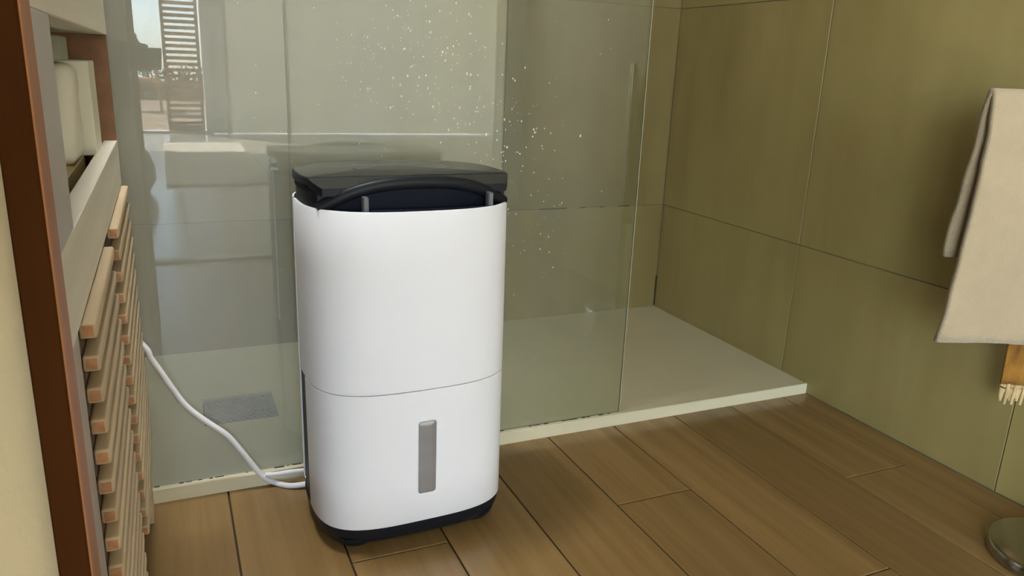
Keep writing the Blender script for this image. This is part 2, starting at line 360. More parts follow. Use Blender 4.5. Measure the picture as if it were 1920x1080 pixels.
# crumpled grey bag on the bedroom floor
bm = bmesh.new(); bmesh.ops.create_icosphere(bm, subdivisions=4, radius=1)
for v in bm.verts:
    c = v.co.copy(); n1 = noise.noise(c * 1.6) * 0.25 + noise.noise(Vector((c.x * 6, c.y * 6, c.z * 1.5))) * 0.14
    c *= 1 + n1
    v.co = Vector((-0.17 + c.x * 0.11, -2.15 + c.y * 0.12, max(0.0, 0.115 + c.z * 0.125)))
tag(bmobj('fabric_bag', bm, 'grey_cloth', smooth=True), 'crumpled grey fabric bag slumped on the bedroom floor', 'bag')
# terrace
tf = struct('floor_terrace', (-7, -15.5, -0.08), (6, BY - 0.15, -0.03), 'floor_gap')
for k in range(30):
    y = BY - 0.16 - k * 0.3
    box('deck_board', (-4, y - 0.295, -0.04), (3.5, y, -0.02), 'deck_wood', tf)
tag(box('planter_box', (-3.0, -13.3, -0.02), (3.0, -12.95, 0.30), 'deck_wood', None, 0.01), 'long low wooden planter along the terrace edge', 'planter')
vs, fs = [], []
for k in range(3000):
    c = Vector((random.uniform(-4, 4), random.uniform(-14.6, -13.4), random.uniform(0.0, 0.50 + 0.10 * math.sin(k))))
    a = Vector((random.gauss(0, 1), random.gauss(0, 1), random.gauss(0, 1))).normalized(); b = a.orthogonal().normalized(); s = random.uniform(0.04, 0.09)
    i = len(vs); vs += [c - a * s, c + b * s * 0.5, c + a * s, c - b * s * 0.5]; fs.append((i, i + 1, i + 2, i + 3))
h = mesh('hedge', vs, fs, 'leaf', kind='stuff'); tag(h, 'dark green leafy hedge behind the terrace planter', 'hedge')
t = thing('garden_chair', (-0.35, -9.9, -0.02), 'orange wooden garden chair standing on the terrace deck', 'chair')
box('seat', (-0.62, -10.1, 0.40), (-0.06, -9.65, 0.44), 'teak', t, 0.005)
box('backrest', (-0.60, -9.68, 0.56), (-0.08, -9.64, 0.84), 'teak', t, 0.005)
for x in (-0.60, -0.08):
    for (y0, y1, z1) in ((-9.52, -9.66, 0.86), (-10.2, -10.02, 0.42)):
        tube('leg', [Vector((x + (0.06 if x > -0.3 else -0.06), y0, -0.018)), Vector((x, y1, z1))], 0.02, 'teak', t, 8)

# ------------------------------------------------------------------ shower tray, drain, glass
ZT = 0.026
TX0, TX1 = XL + 0.001, XR_ - 0.001
dx0, dx1, dy0, dy1 = 0.0285, 0.1795, 1.607, 1.749
xsv = [TX0, dx0, dx1, TX1]; ysv = [YT, dy0, dy1, YB_ - 0.001]
t_tray = thing('shower_tray', (0.4, 1.7, 0.0), 'cream stone shower tray with a raised front edge on the plank floor', 'shower tray')
bm = bmesh.new()
for i in range(3):
    for j in range(3):
        if i == 1 and j == 1: continue
        add_box(bm, (xsv[i], ysv[j], 0.0), (xsv[i + 1], ysv[j + 1], ZT))
add_box(bm, (dx0, dy0, 0.0), (dx1, dy1, ZT - 0.014))
bmesh.ops.remove_doubles(bm, verts=bm.verts, dist=1e-5)
bmobj('slab', bm, 'tray_stone', t_tray)
tube('front_lip', [Vector((TX0, YT + 0.0035, ZT - 0.0025)), Vector((TX1, YT + 0.0035, ZT - 0.0025))], 0.0036, 'tray_stone', t_tray, 10)
x = -0.10
while x < 0.9:                      # dark mould where the glass meets the tray
    w = random.uniform(0.003, 0.018)
    if random.random() < 0.72:
        box('mould_line', (x, YG - 0.0010 - random.uniform(0, 0.0014), ZT - 0.001), (min(x + w, 0.9), YG + 0.001, ZT + random.uniform(0.0002, 0.0008)), 'mould', t_tray)
    x += w + random.uniform(0.0, 0.014)
# drain cover: perforated plate
bm = bmesh.new(); nx, ny = 41, 25
px0, px1, py0, py1 = dx0 + 0.003, dx1 - 0.003, dy0 + 0.002, dy1 - 0.008
gv = [[bm.verts.new((px0 + (px1 - px0) * i / nx, py0 + (py1 - py0) * j / ny, ZT - 0.004)) for j in range(ny + 1)] for i in range(nx + 1)]
for i in range(nx):
    for j in range(ny):
        hole = (j % 2 == 1) and ((i + (j // 2) * 2) % 4 in (1, 2)) and 1 < i < nx - 2
        if not hole: bm.faces.new((gv[i][j], gv[i + 1][j], gv[i + 1][j + 1], gv[i][j + 1]))
ex = bmesh.ops.extrude_face_region(bm, geom=list(bm.faces))
for v in [g for g in ex['geom'] if isinstance(g, bmesh.types.BMVert)]: v.co.z -= 0.003
bmesh.ops.recalc_face_normals(bm, faces=bm.faces)
t = thing('drain_cover', (0.104, 1.678, ZT - 0.014), 'square grey perforated metal drain cover sunk in the shower tray', 'drain cover')
bmobj('plate', bm, 'drain_metal', t)
box('well', (dx0 + 0.001, dy0 + 0.001, ZT - 0.0138), (dx1 - 0.001, dy1 - 0.001, ZT - 0.0125), 'drain_dark', t)

GX1 = 0.905; GT = 0.006
t_glass = thing('shower_glass', (0.15, YG + GT / 2, ZT), 'clear frameless glass shower screen standing on the tray, speckled with water drops', 'shower screen')
box('pane', (XL + 0.001, YG, ZT), (GX1 - 0.0012, YG + GT, 2.05), 'shower_glass', t_glass)
box('polished_edge', (GX1 - 0.0012, YG, ZT), (GX1, YG + GT, 2.05), 'glass_edge', t_glass)
vs, fs = [], []
def drop(px, py, r, el=1.0):
    p = on_y(px, py, YG)
    if p.x > GX1 - 0.004 or p.x < -0.05 or p.z < ZT + 0.01: return
    i = len(vs); n = 7
    vs.append(p + Vector((0, -r * 0.55, 0)))
    for k in range(n):
        a = 2 * math.pi * k / n; vs.append(p + Vector((math.cos(a) * r, 0, math.sin(a) * r * el)))
    for k in range(n): fs.append((i, i + 1 + (k + 1) % n, i + 1 + k))
rs = random.Random(11)
for k in range(230):                # main spray from top middle down to the right of the appliance
    u = rs.random(); c = (735 + 200 * u ** 0.8, 10 + 300 * u)
    drop(c[0] + rs.gauss(0, 62), c[1] + rs.gauss(0, 75), rs.choice((0.0005, 0.0007, 0.0010, 0.0013, 0.0017)), rs.uniform(1, 1.8))
for k in range(70): drop(rs.gauss(990, 45), rs.uniform(180, 560), rs.choice((0.0004, 0.0006, 0.0009)), rs.uniform(1, 2.6))
for k in range(60): drop(rs.uniform(320, 1150), rs.uniform(0, 760), rs.choice((0.0004, 0.0005, 0.0008)), rs.uniform(1, 1.8))
for k in range(40): drop(rs.gauss(690, 40), rs.gauss(120, 70), rs.choice((0.0005, 0.0009)), 1.2)
mesh('water_drops', vs, fs, 'droplet', t_glass, smooth=True, kind='stuff')
# slim rail on the back wall seen through the glass
t = thing('shower_rail', (0.235, YB_, 0.10), 'slim pale vertical rail with a small top bracket on the shower back wall', 'shower rail')
a = on_y(511, 318, YB_ - 0.03); b = on_y(512, 600, YB_ - 0.03)
tube('rail', [Vector((a.x, YB_ - 0.03, b.z)), Vector((a.x, YB_ - 0.03, a.z))], 0.0016, 'rail_white', t, 10)
box('bracket', (a.x - 0.006, YB_ - 0.036, a.z - 0.002), (a.x + 0.014, YB_ - 0.0005, a.z + 0.006), 'rail_white', t, 0.001)
box('bracket', (a.x - 0.004, YB_ - 0.034, a.z + 0.016), (a.x + 0.010, YB_ - 0.0005, a.z + 0.026), 'rail_white', t, 0.001)
box('bracket', (a.x - 0.002, YB_ - 0.032, b.z), (a.x + 0.002, YB_ - 0.0005, b.z + 0.004), 'rail_white', t, 0.0005)

# unseen ceiling lamp, added to brighten the left end of the shower
LX, LY = 0.00, 1.30
t = thing('added_ceiling_lamp', (LX, LY, ZC - 0.02), 'round flat white ceiling lamp, unseen, added above the shower screen for fill light', 'ceiling lamp')
lathe('trim_ring', [(0.200, ZC - 0.012), (0.202, ZC - 0.016), (0.218, ZC - 0.014), (0.222, ZC - 0.0005)], (LX, LY), 'rail_white', t, 40)
lathe('lens', [(0.198, ZC - 0.0125), (0.198, ZC - 0.0145), (0.150, ZC - 0.0175)], (LX, LY), 'lamp_glow', t, 40)
ld = bpy.data.lights.new('fill_beam', 'SPOT'); ld.energy = 112; ld.color = (0.96, 0.98, 1.0); ld.spot_size = math.radians(60); ld.spot_blend = 1.0; ld.shadow_soft_size = 0.19
lo_ = bpy.data.objects.new('fill_beam', ld); link(lo_, t, (LX, LY, ZC - 0.02))

# ------------------------------------------------------------------ dehumidifier
DX, DY, DR, DA, DB = 0.3444, 1.2163, 0.0289, 0.1672, 0.1315
cR, sR = math.cos(DR), math.sin(DR)
def dn(z): return 3.5 + (2.65 - 3.5) * min(1, max(0, z / 0.6))
def dpt(t, z, off=0.0, k=1.0):
    n = dn(z); c, s = math.cos(t), math.sin(t)
    sc = (1 + 0.035 * (z - 0.3)) * k
    u = DA * sc * math.copysign(abs(c) ** (2 / n), c); v = DB * sc * math.copysign(abs(s) ** (2 / n), s)
    if off:
        l = math.hypot(u / DA ** 2, v / DB ** 2); u += off * (u / DA ** 2) / l; v += off * (v / DB ** 2) / l
    return Vector((DX + cR * u - sR * v, DY + sR * u + cR * v, z))
def loc(u, v, z): return Vector((DX + cR * u - sR * v, DY + sR * u + cR * v, z))
def tv(v, side):                     # angle at which the outline has local depth v on side -1 / +1 at mid height
    n = 3.0; s = abs(v / DB) ** (n / 2); a = math.asin(min(1, s)); a = a if v >= 0 else -a
    return math.pi - a if side < 0 else a
def ring(ts, levels):                # list of (z, off, k)
    vs, fs = [], []
    for z, off, k in levels:
        for t in ts: vs.append(dpt(t, z, off, k))
    return vs
def shell(name, t0, t1, levels, mat, parent, thick=0.003, nt=72, smooth=True):
    ts = [t0 + (t1 - t0) * i / nt for i in range(nt + 1)]; m = nt + 1
    vs, fs = [], []; nl = len(levels)
    for z, off, k in levels:
        for t in ts: vs.append(dpt(t, z, off, k))
    for z, off, k in levels:
        for t in ts: vs.append(dpt(t, z, off - thick, k))
    B = nl * m
    for l in range(nl - 1):
        for i in range(nt):
            a = l * m + i; fs.append((a, a + 1, a + m + 1, a + m)); a += B; fs.append((a, a + m, a + m + 1, a + 1))
        a = l * m; fs.append((a, a + m, B + a + m, B + a)); a = l * m + nt; fs.append((a, B + a, B + a + m, a + m))
    for i in range(nt):
        fs.append((i, B + i, B + i + 1, i + 1)); a = (nl - 1) * m + i; fs.append((a, a + 1, B + a + 1, B + a))
    o = mesh(name, vs, fs, mat, parent, smooth=smooth, recalc=True); o.data.set_sharp_from_angle(angle=math.radians(40)); return o
def cap(name, levels, mat, parent, nt=96):
    ts = [2 * math.pi * i / nt for i in range(nt)]; vs, fs = [], []; nl = len(levels)
    for z, off, k in levels:
        for t in ts: vs.append(dpt(t, z, off, k))
    for l in range(nl - 1):
        for i in range(nt):
            a = l * nt + i; b = l * nt + (i + 1) % nt; fs.append((a, b, b + nt, a + nt))
    fs.append(tuple(range(nt))[::-1]); fs.append(tuple((nl - 1) * nt + i for i in range(nt)))
    o = mesh(name, vs, fs, mat, parent, smooth=True); o.data.set_sharp_from_angle(angle=math.radians(40)); return o
def filler(n): return [math.pi * 2 * i / n for i in range(n)]
D = thing('dehumidifier', (DX, DY, 0), 'white portable dehumidifier with black top and base in front of the shower glass', 'dehumidifier')
ZB, ZS, ZTOP = 0.044, 0.2792, 0.5659
cap('core', [(0.040, -0.0036, 1), (ZTOP - 0.032, -0.0036, 1)], 'black_plastic', D)
bs = cap('base', [(0.009, -0.022, 1), (0.016, -0.010, 1), (0.030, -0.003, 1), (0.0435, -0.0010, 1)], 'black_plastic', D)
for u, v in ((-0.105, -0.075), (0.105, -0.075), (-0.105, 0.075), (0.105, 0.075)):
    prof = [(0.020, 0.0), (0.030, 0.006), (0.038, 0.016), (0.040, 0.024)]
    c = loc(u, v, 0); lathe('foot', prof, c, 'black_plastic', D, 24)
tL = tv(-0.008, -1); tR = tv(0.03, 1)
tank = shell('tank_front', tL, 2 * math.pi + tR, [(ZB, -0.0012, 1), (ZB + 0.0015, 0, 1), (0.12, 0, 1), (0.20, 0, 1), (ZS - 0.0018, 0, 1), (ZS - 0.0008, -0.001, 1)], 'white_shell', D, nt=96)
up = shell('front_shell', tv(0.0335, -1), 2 * math.pi + tR, [(ZS + 0.0003, -0.001, 1), (ZS + 0.0012, 0, 1), (0.38, 0, 1), (0.48, 0, 1), (ZTOP - 0.0015, 0, 1), (ZTOP, -0.0012, 1)], 'white_shell', D, nt=96)
rear = shell('rear_cover', tv(0.036, 1), tv(0.036, -1), [(ZS + 0.0006, 0.0010, 1), (0.40, 0.0010, 1), (ZTOP + 0.002, 0.0010, 1)], 'white_shell', D, nt=60)
shell('rear_lower_cover', tv(0.060, 1), tv(0.060, -1), [(0.055, 0.0010, 1), (0.2, 0.0010, 1), (ZS - 0.0002, 0.0010, 1)], 'white_shell', D, nt=60)
p = dpt(tv(0.020, -1), 0.075, -0.0035)
lathe('screw', [(0.0005, p.z), (0.0022, p.z + 0.0008), (0.0022, p.z + 0.003), (0.0005, p.z + 0.004)], (p.x - 0.004, p.y, 0), 'chrome', D, 12)
# water level window on the tank, rounded, following the curved front
best = None
for i in range(600):
    t = math.pi + math.pi * i / 600
    q = proj(dpt(t, 0.16)); e = abs(q[0] - 801.5)
    if best is None or e < best[0]: best = (e, t)
tw = best[1]
zs = [z * 0.001 for z in range(50, 260)]
zt_ = min(zs, key=lambda z: abs(proj(dpt(tw, z))[1] - 789)); zb_ = min(zs, key=lambda z: abs(proj(dpt(tw, z))[1] - 923))
def fpt(u, z, off):                  # point of the front surface at local width u
    n = dn(z); sc = 1 + 0.035 * (z - 0.3); a = DA * sc; b = DB * sc
    v = -b * (1 - abs(u / a) ** n) ** (1 / n)
    gx, gy = abs(u / a) ** (n - 1) / a * math.copysign(1, u), -abs(v / b) ** (n - 1) / b
    l = math.hypot(gx, gy); return loc(u + off * gx / l, v + off * gy / l, z)
uw = min([k * 0.0005 for k in range(-200, 300)], key=lambda u: abs(proj(fpt(u, 0.16, 0))[0] - 801.5))
zs = [z * 0.0005 for z in range(60, 560)]
zt_ = min(zs, key=lambda z: abs(proj(fpt(uw, z, 0))[1] - 789)); zb_ = min(zs, key=lambda z: abs(proj(fpt(uw, z, 0))[1] - 923))
def rrect(w, h, r, n=6):
    out = []
    for cx, cy, a0 in ((w - r, h - r, 0), (-w + r, h - r, 90), (-w + r, -h + r, 180), (w - r, -h + r, 270)):
        for k in range(n + 1):
            a = math.radians(a0 + 90 * k / n); out.append((cx + r * math.cos(a), cy + r * math.sin(a)))
    return out
def patch(name, loops, mat, parent):   # loops: (w,h,r,off), outer to inner; last is filled
    vs, fs = [], []; zc = (zt_ + zb_) / 2; n = None
    for w, h, r, off in loops:
        L = rrect(w, h, r); n = len(L)
        for x, z in L: vs.append(fpt(uw + x, zc + z, off))
    for l in range(len(loops) - 1):
        for i in range(n):
            a = l * n + i; b = l * n + (i + 1) % n; fs.append((a, b, b + n, a + n))
    fs.append(tuple((len(loops) - 1) * n + i for i in range(n)))
    o = mesh(name, vs, fs, mat, parent, smooth=True); o.data.set_sharp_from_angle(angle=math.radians(30)); return o
hw, hh = 0.0152, (zt_ - zb_) / 2
wf = patch('level_window_frame', [(hw + 0.0022, hh + 0.0022, 0.006, -0.0005), (hw + 0.0018, hh + 0.0018, 0.006, 0.0010), (hw + 0.0006, hh + 0.0006, 0.005, 0.0010), (hw + 0.0002, hh + 0.0002, 0.005, 0.0002)], 'white_shell', tank)
pw = patch('level_window', [(hw, hh, 0.005, 0.0002), (hw - 0.0008, hh - 0.0008, 0.0045, 0.0012), (hw - 0.004, hh - 0.004, 0.0035, 0.0024), (hw - 0.008, hh - 0.008, 0.002, 0.0030)], 'level_window', tank)
pw['label'] = 'grey see-through water level window'
# top: deck below the rim, lid over the rear, arched carrying handle in the hollow
cap('top_deck', [(ZTOP - 0.034, -0.0045, 1), (ZTOP - 0.012, -0.0040, 1), (ZTOP - 0.008, -0.008, 1)], 'navy_plastic', D)
ZL = 0.6096
def lid_outline(vfront, off, nf=24):
    n = 2.7; k = 1.0
    t0 = math.pi * 2 - math.asin(abs(vfront / DB) ** (n / 2)) if vfront < 0 else 0
    a = math.asin(abs(vfront / DB) ** (n / 2))
    ts = [-a + (math.pi + 2 * a) * i / 64 for i in range(65)]
    pts = [dpt(t, 0.56, off) for t in ts]
    return pts
def slab(name, pts, z0, z1, bev, mat, parent, tilt=False, side=None):
    c = sum(pts, Vector()) / len(pts); vs, fs = [], []; n = len(pts)
    for z, ins in ((z0, 0), (z1 - bev, 0), (z1 - bev * 0.3, bev * 0.3), (z1, bev)):
        for p in pts:
            d = (c - p); d.z = 0; q = p + d.normalized() * ins; vl = -sR * (q.x - DX) + cR * (q.y - DY)
            vs.append(Vector((q.x, q.y, z - (0.40 * max(0, -0.058 - vl) if tilt else 0))))
    for l in range(3):
        for i in range(n):
            a = l * n + i; b = l * n + (i + 1) % n; fs.append((a, b, b + n, a + n))
    fs.append(tuple(range(n))[::-1])
    nside = len(fs)
    fan = len(vs); vs.append(Vector((c.x, c.y, z1)))
    for i in range(n): fs.append((3 * n + i, 3 * n + (i + 1) % n, fan))
    o = mesh(name, vs, fs, mat, parent, smooth=True, mats=[side or mat, mat], fm=[0] * nside + [1] * n); o.data.set_sharp_from_angle(angle=math.radians(40)); return o
slab('lid_body', lid_outline(-0.074, -0.005), ZTOP - 0.02, ZL - 0.016, 0.001, 'black_plastic', D)
lid_pts = []
for p in lid_outline(-0.058, 0.0): lid_pts.append(p)
fr_pts = lid_outline(-0.086, 0.0)
# rear plate (flat) and the sloping front strip beyond the seam
lid = slab('lid', lid_pts, ZL - 0.012, ZL, 0.003, 'lid_gloss', D, side='black_plastic')
kL = [p for p in fr_pts if -sR * (p.x - DX) + cR * (p.y - DY) < -0.0585]
left = [p for p in kL if p.x < DX]; right = [p for p in kL if p.x >= DX]
e_l = lid_pts[-1]; e_r = lid_pts[0]
# order: rear right -> rear left -> forward left -> forward right
strip = [e_r, e_l] + sorted(left, key=lambda p: -p.y) + sorted(right, key=lambda p: p.y)
vs, fs = [], []; n = len(strip)
for dz in (-0.012, 0.0):
    for p in strip:
        vl = -sR * (p.x - DX) + cR * (p.y - DY); vs.append(Vector((p.x, p.y, ZL - 0.0006 + dz - 0.42 * max(0, -0.058 - vl))))
for i in range(n): fs.append((i, (i + 1) % n, n + (i + 1) % n, n + i))
fs += [tuple(range(n))[::-1], tuple(n + i for i in range(n))]
mesh('lid_front_strip', vs, fs, None, D, mats=['black_plastic', 'lid_gloss'], fm=[0] * n + [0, 1])
slab('lid_gap', lid_outline(-0.070, -0.0035), ZL - 0.022, ZL - 0.0175, 0.0005, 'navy_plastic', D)
# oval touch panel and seam on the lid
vs, fs = [], []; n = 48
for k in range(n):
    a = 2 * math.pi * k / n; c, s = math.cos(a), math.sin(a)
    vs.append(loc(0.012 + 0.082 * math.copysign(abs(c) ** 0.7, c), 0.035 + 0.030 * math.copysign(abs(s) ** 0.7, s), ZL + 0.0004))
for k in range(n):
    a = 2 * math.pi * k / n; c, s = math.cos(a), math.sin(a)
    vs.append(loc(0.012 + 0.0795 * math.copysign(abs(c) ** 0.7, c), 0.035 + 0.0278 * math.copysign(abs(s) ** 0.7, s), ZL + 0.0004))
for k in range(n): fs.append((k, (k + 1) % n, n + (k + 1) % n, n + k))
mesh('touch_panel_ring', vs, fs, 'grey_bracket', lid)
# handle
path = []
for k in range(41):
    s = -1 + 2 * k / 40; u = 0.153 * s; e = 1 - abs(s) ** 2.6
    path.append(loc(u * (0.975), -0.072 - 0.022 * e, 0.5650 + 0.0385 * e))
hd = tube('handle', path, lambda q: 0.0098, 'black_plastic', D, 14, 0.9, Vector((0, 1, 0)))
vs, fs = [], []                                              # curved inner wall of the hand hollow
for k in range(41):
    s = -1 + 2 * k / 40; e = 1 - abs(s) ** 2.6
    vs.append(loc(0.145 * s, -0.066 - 0.022 * e, ZTOP - 0.012)); vs.append(loc(0.145 * s, -0.070 - 0.022 * e, 0.5630 + 0.0385 * e))
    vs.append(loc(0.145 * s, -0.061 - 0.022 * e, ZTOP - 0.012)); vs.append(loc(0.145 * s, -0.064 - 0.022 * e, 0.5630 + 0.0385 * e))
for k in range(40):
    a = 4 * k; fs += [(a, a + 4, a + 5, a + 1), (a + 2, a + 3, a + 7, a + 6), (a + 1, a + 5, a + 7, a + 3), (a, a + 2, a + 6, a + 4)]
fs += [(0, 1, 3, 2), (160, 162, 163, 161)]
o = mesh('handle_hollow', vs, fs, 'navy_plastic', D, smooth=True, recalc=True); o.data.set_sharp_from_angle(angle=math.radians(40))
for u, vb in ((-0.088, -0.104), (0.113, -0.098)):
    q = loc(u, vb, 0)
    bm = bmesh.new(); add_box(bm, (q.x - 0.004, q.y - 0.008, ZTOP - 0.012), (q.x + 0.004, q.y + 0.008, ZTOP + 0.020), 0.0012)
    bmobj('bracket', bm, 'grey_bracket', D)
bm = bmesh.new(); a = loc(-0.085, -0.106, 0); b = loc(0.118, -0.106, 0)
tube('ledge', [Vector((a.x, a.y, ZTOP - 0.004)), Vector((b.x, b.y, ZTOP - 0.004))], 0.004, 'navy_plastic', D, 8)

# ------------------------------------------------------------------ power cord
yc = 1.3600
ctl = [Vector((-0.30, 1.3640, 0.46)), Vector((-0.12, 1.3640, 0.365)), on_y(268, 648, yc)]
for q in ((283, 672), (303, 700), (322, 727), (346, 758), (372, 780), (402, 800), (428, 818), (452, 845), (474, 872), (493, 893)): ctl.append(on_y(*q, yc))
e0 = on_z(515, 905, 0.0055); e1 = on_z(545, 911, 0.0055)
ctl += [Vector((e0.x, e0.y, 0.0055)), Vector((e1.x, min(e1.y, 1.34), 0.0055)), Vector((0.205, 1.325, 0.012)), Vector((0.25, 1.30, 0.03))]
for c in ctl: c.z = max(c.z, 0.0060); c.y = min(c.y, 1.364)
tg = tube('power_cord', crom(ctl, 8), 0.0052, 'cord_white', None, 10)
tag(tg, 'white power cord running from the dehumidifier up towards the vanity', 'cord')
a = on_y(498, 893, 1.357); pts = [Vector((a.x, 1.357, max(0.0045, a.z)))]
lp = [on_y(520, 888, 1.3575), on_y(545, 884, 1.3575), on_y(566, 882, 1.350)]
pts = [on_y(497, 890, 1.357)] + lp + [Vector((0.25, 1.33, 0.035))]
for c in pts: c.z = max(c.z, 0.008)
tube('slack_loop', crom(pts, 6), 0.0042, 'cord_white', tg, 8)

# ------------------------------------------------------------------ vanity with slatted doors
XF, XRl, XN = -0.060, -0.0725, -0.0690
V = thing('vanity_cabinet', (-0.30, 1.0, 0), 'pale oak bathroom vanity with an open shelf above slatted wooden doors', 'vanity')
VX0, VY0, VY1 = -0.60, 0.56, 1.350
ZN0, ZN1, ZTOPV = 0.646, 0.799, 0.90
box('top_rail', (VX0, VY0, ZN1), (XN, VY1, ZTOPV), 'pale_oak', V, 0.001)
box('shelf_rail', (XN - 0.018, VY0, 0.578), (XN, VY1, ZN0), 'pale_oak', V, 0.001)
box('shelf_board', (VX0, VY0, 0.615), (XN - 0.032, VY1, ZN0 - 0.004), 'shelf_wood', V, 0.001)
box('shelf_support', (VX0, VY0, 0.578), (XN - 0.018, VY1, 0.615), 'backing_brown', V)
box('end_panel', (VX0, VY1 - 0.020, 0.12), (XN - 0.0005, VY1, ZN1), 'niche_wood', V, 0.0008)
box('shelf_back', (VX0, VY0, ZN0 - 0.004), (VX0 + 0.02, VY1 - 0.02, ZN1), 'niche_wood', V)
box('carcass', (VX0, VY0 + 0.03, 0.12), (XRl - 0.004, VY1 - 0.02, 0.578), 'backing_brown', V)
box('stile', (XRl - 0.020, VY0, 0.12), (XRl + 0.0002, 0.637, 0.578), 'stile_grey', V, 0.0008)
box('stile', (XN - 0.018, VY0, ZN0), (XN + 0.0002, 0.655, ZN1), 'stile_grey', V, 0.0008)
box('stile', (XRl - 0.012, 0.935, 0.12), (XRl - 0.002, 0.985, 0.578), 'backing_brown', V, 0.0008)
box('leg', (XRl - 0.03, 1.30, 0.0), (XRl + 0.004, 1.348, 0.15), 'slat_wood', V, 0.001)
box('leg', (XRl - 0.03, 0.57, 0.0), (XRl, 0.61, 0.12), 'slat_wood', V, 0.001)
box('leg', (VX0 + 0.02, 1.30, 0.0), (VX0 + 0.06, 1.348, 0.12), 'slat_wood', V, 0.001)
def door(y0, y1, ztop, zbot, n):
    d = box('door', (XRl - 0.0035, y0 + 0.01, zbot), (XRl, y1 - 0.01, ztop), 'backing_brown', V)
    pit = (ztop - zbot) / n; h = pit * 0.50; first = None
    for k in range(n):
        z1 = ztop - k * pit
        if first is None:
            bm = bmesh.new(); add_box(bm, (XRl, y0, z1 - h), (XF, y1, z1), 0.0022, 2)
            vsl = [v.co.copy() for v in bm.verts]; bm.verts.index_update(); fl = [[v.index for v in f.verts] for f in bm.faces]; bm.free()
            fmi = []
            for f in fl: fmi.append(1 if all(vsl[i].y < y0 + 0.0004 for i in f) or all(vsl[i].y > y1 - 0.0004 for i in f) else 0)
            first = mesh('slat', vsl, fl, None, d, smooth=True, mats=['slat_wood', 'slat_end'], fm=fmi); first.data.set_sharp_from_angle(angle=math.radians(60))
            zf = z1
        else:
            c = first.copy(); COL.objects.link(c); c.location = first.location + Vector((0, 0, z1 - zf))
    return d
door(0.640, 0.908, 0.5755, 0.146, 16)
door(1.008, 1.344, 0.5755, 0.146, 16)
# things on the open shelf
ZSH = ZN0 - 0.004
def softbox(name, lo, hi, bev, mat, amp, label, cat):
    bm = bmesh.new(); add_box(bm, lo, hi, bev, 4)
    bmesh.ops.subdivide_edges(bm, edges=[e for e in bm.edges if e.calc_length() > 0.03], cuts=5, use_grid_fill=True)
    c = Vector([(lo[i] + hi[i]) / 2 for i in range(3)])
    for v in bm.verts:
        d = v.co - c; k = noise.noise(v.co * 22) * amp
        if v.co.z > lo[2] + 0.004: v.co += d.normalized() * k
    return tag(bmobj(name, bm, mat, smooth=True), label, cat)
tag(box('carton', (-0.20, 1.165, ZSH), (-0.0845, 1.262, ZSH + 0.121), 'carton', None, 0.0012), 'sharp-cornered white carton at the far end of the vanity shelf', 'box')
softbox('hand_towel', (-0.225, 1.055, ZSH), (-0.0955, 1.150, ZSH + 0.119), 0.014, 'paper_white', 0.006, 'white folded hand towel with rounded corners standing beside the white carton', 'towel')
softbox('hand_towel', (-0.245, 0.955, ZSH), (-0.1135, 1.040, ZSH + 0.118), 0.014, 'paper_white', 0.006, 'white folded hand towel on the vanity shelf half hidden by the cabinet stile', 'towel')
tag(box('small_carton', (-0.26, 1.06, ZSH + 0.1215), (-0.104, 1.145, ZSH + 0.1490), 'carton_green', None, 0.0012), 'flat grey-green carton lying on top of the folded hand towel', 'box')

# ------------------------------------------------------------------ towel stand at the right wall
PC = Vector((1.335, 0.660, 0)); BD = Vector((0.911, -0.413, 0)).normalized(); BN = Vector((0.413, 0.911, 0)).normalized()
ST = thing('towel_stand', PC, 'freestanding chrome towel stand with a round weighted base by the right wall', 'towel stand')
lathe('base', [(0.098, 0.0), (0.105, 0.003), (0.105, 0.017), (0.103, 0.0205), (0.099, 0.022), (0.012, 0.0235)], PC, 'chrome', ST, 64)
lathe('pole', [(0.011, 0.0225), (0.011, 0.80), (0.004, 0.805)], PC, 'chrome', ST, 24)
ZBAR = 0.752
L0 = PC - BD * 0.275
PT = PC + BN * 0.15
tube('arm', [PC + Vector((0, 0, ZBAR)), PT + BD * 0.012 + Vector((0, 0, ZBAR))], 0.006, 'chrome', ST, 12)
tube('towel_bar', [PT - BD * 0.170 + Vector((0, 0, ZBAR)), PT + BD * 0.030 + Vector((0, 0, ZBAR))], 0.006, 'chrome', ST, 12)
tube('arm', [PC + Vector((0, 0, ZBAR - 0.09)), PT + BN * 0.047 + Vector((0, 0, ZBAR - 0.09))], 0.005, 'chrome', ST, 12)
tube('towel_bar', [PT + BN * 0.047 - BD * 0.026 + Vector((0, 0, ZBAR - 0.09)), PT + BN * 0.047 + BD * 0.010 + Vector((0, 0, ZBAR - 0.09))], 0.005, 'chrome', ST, 12)
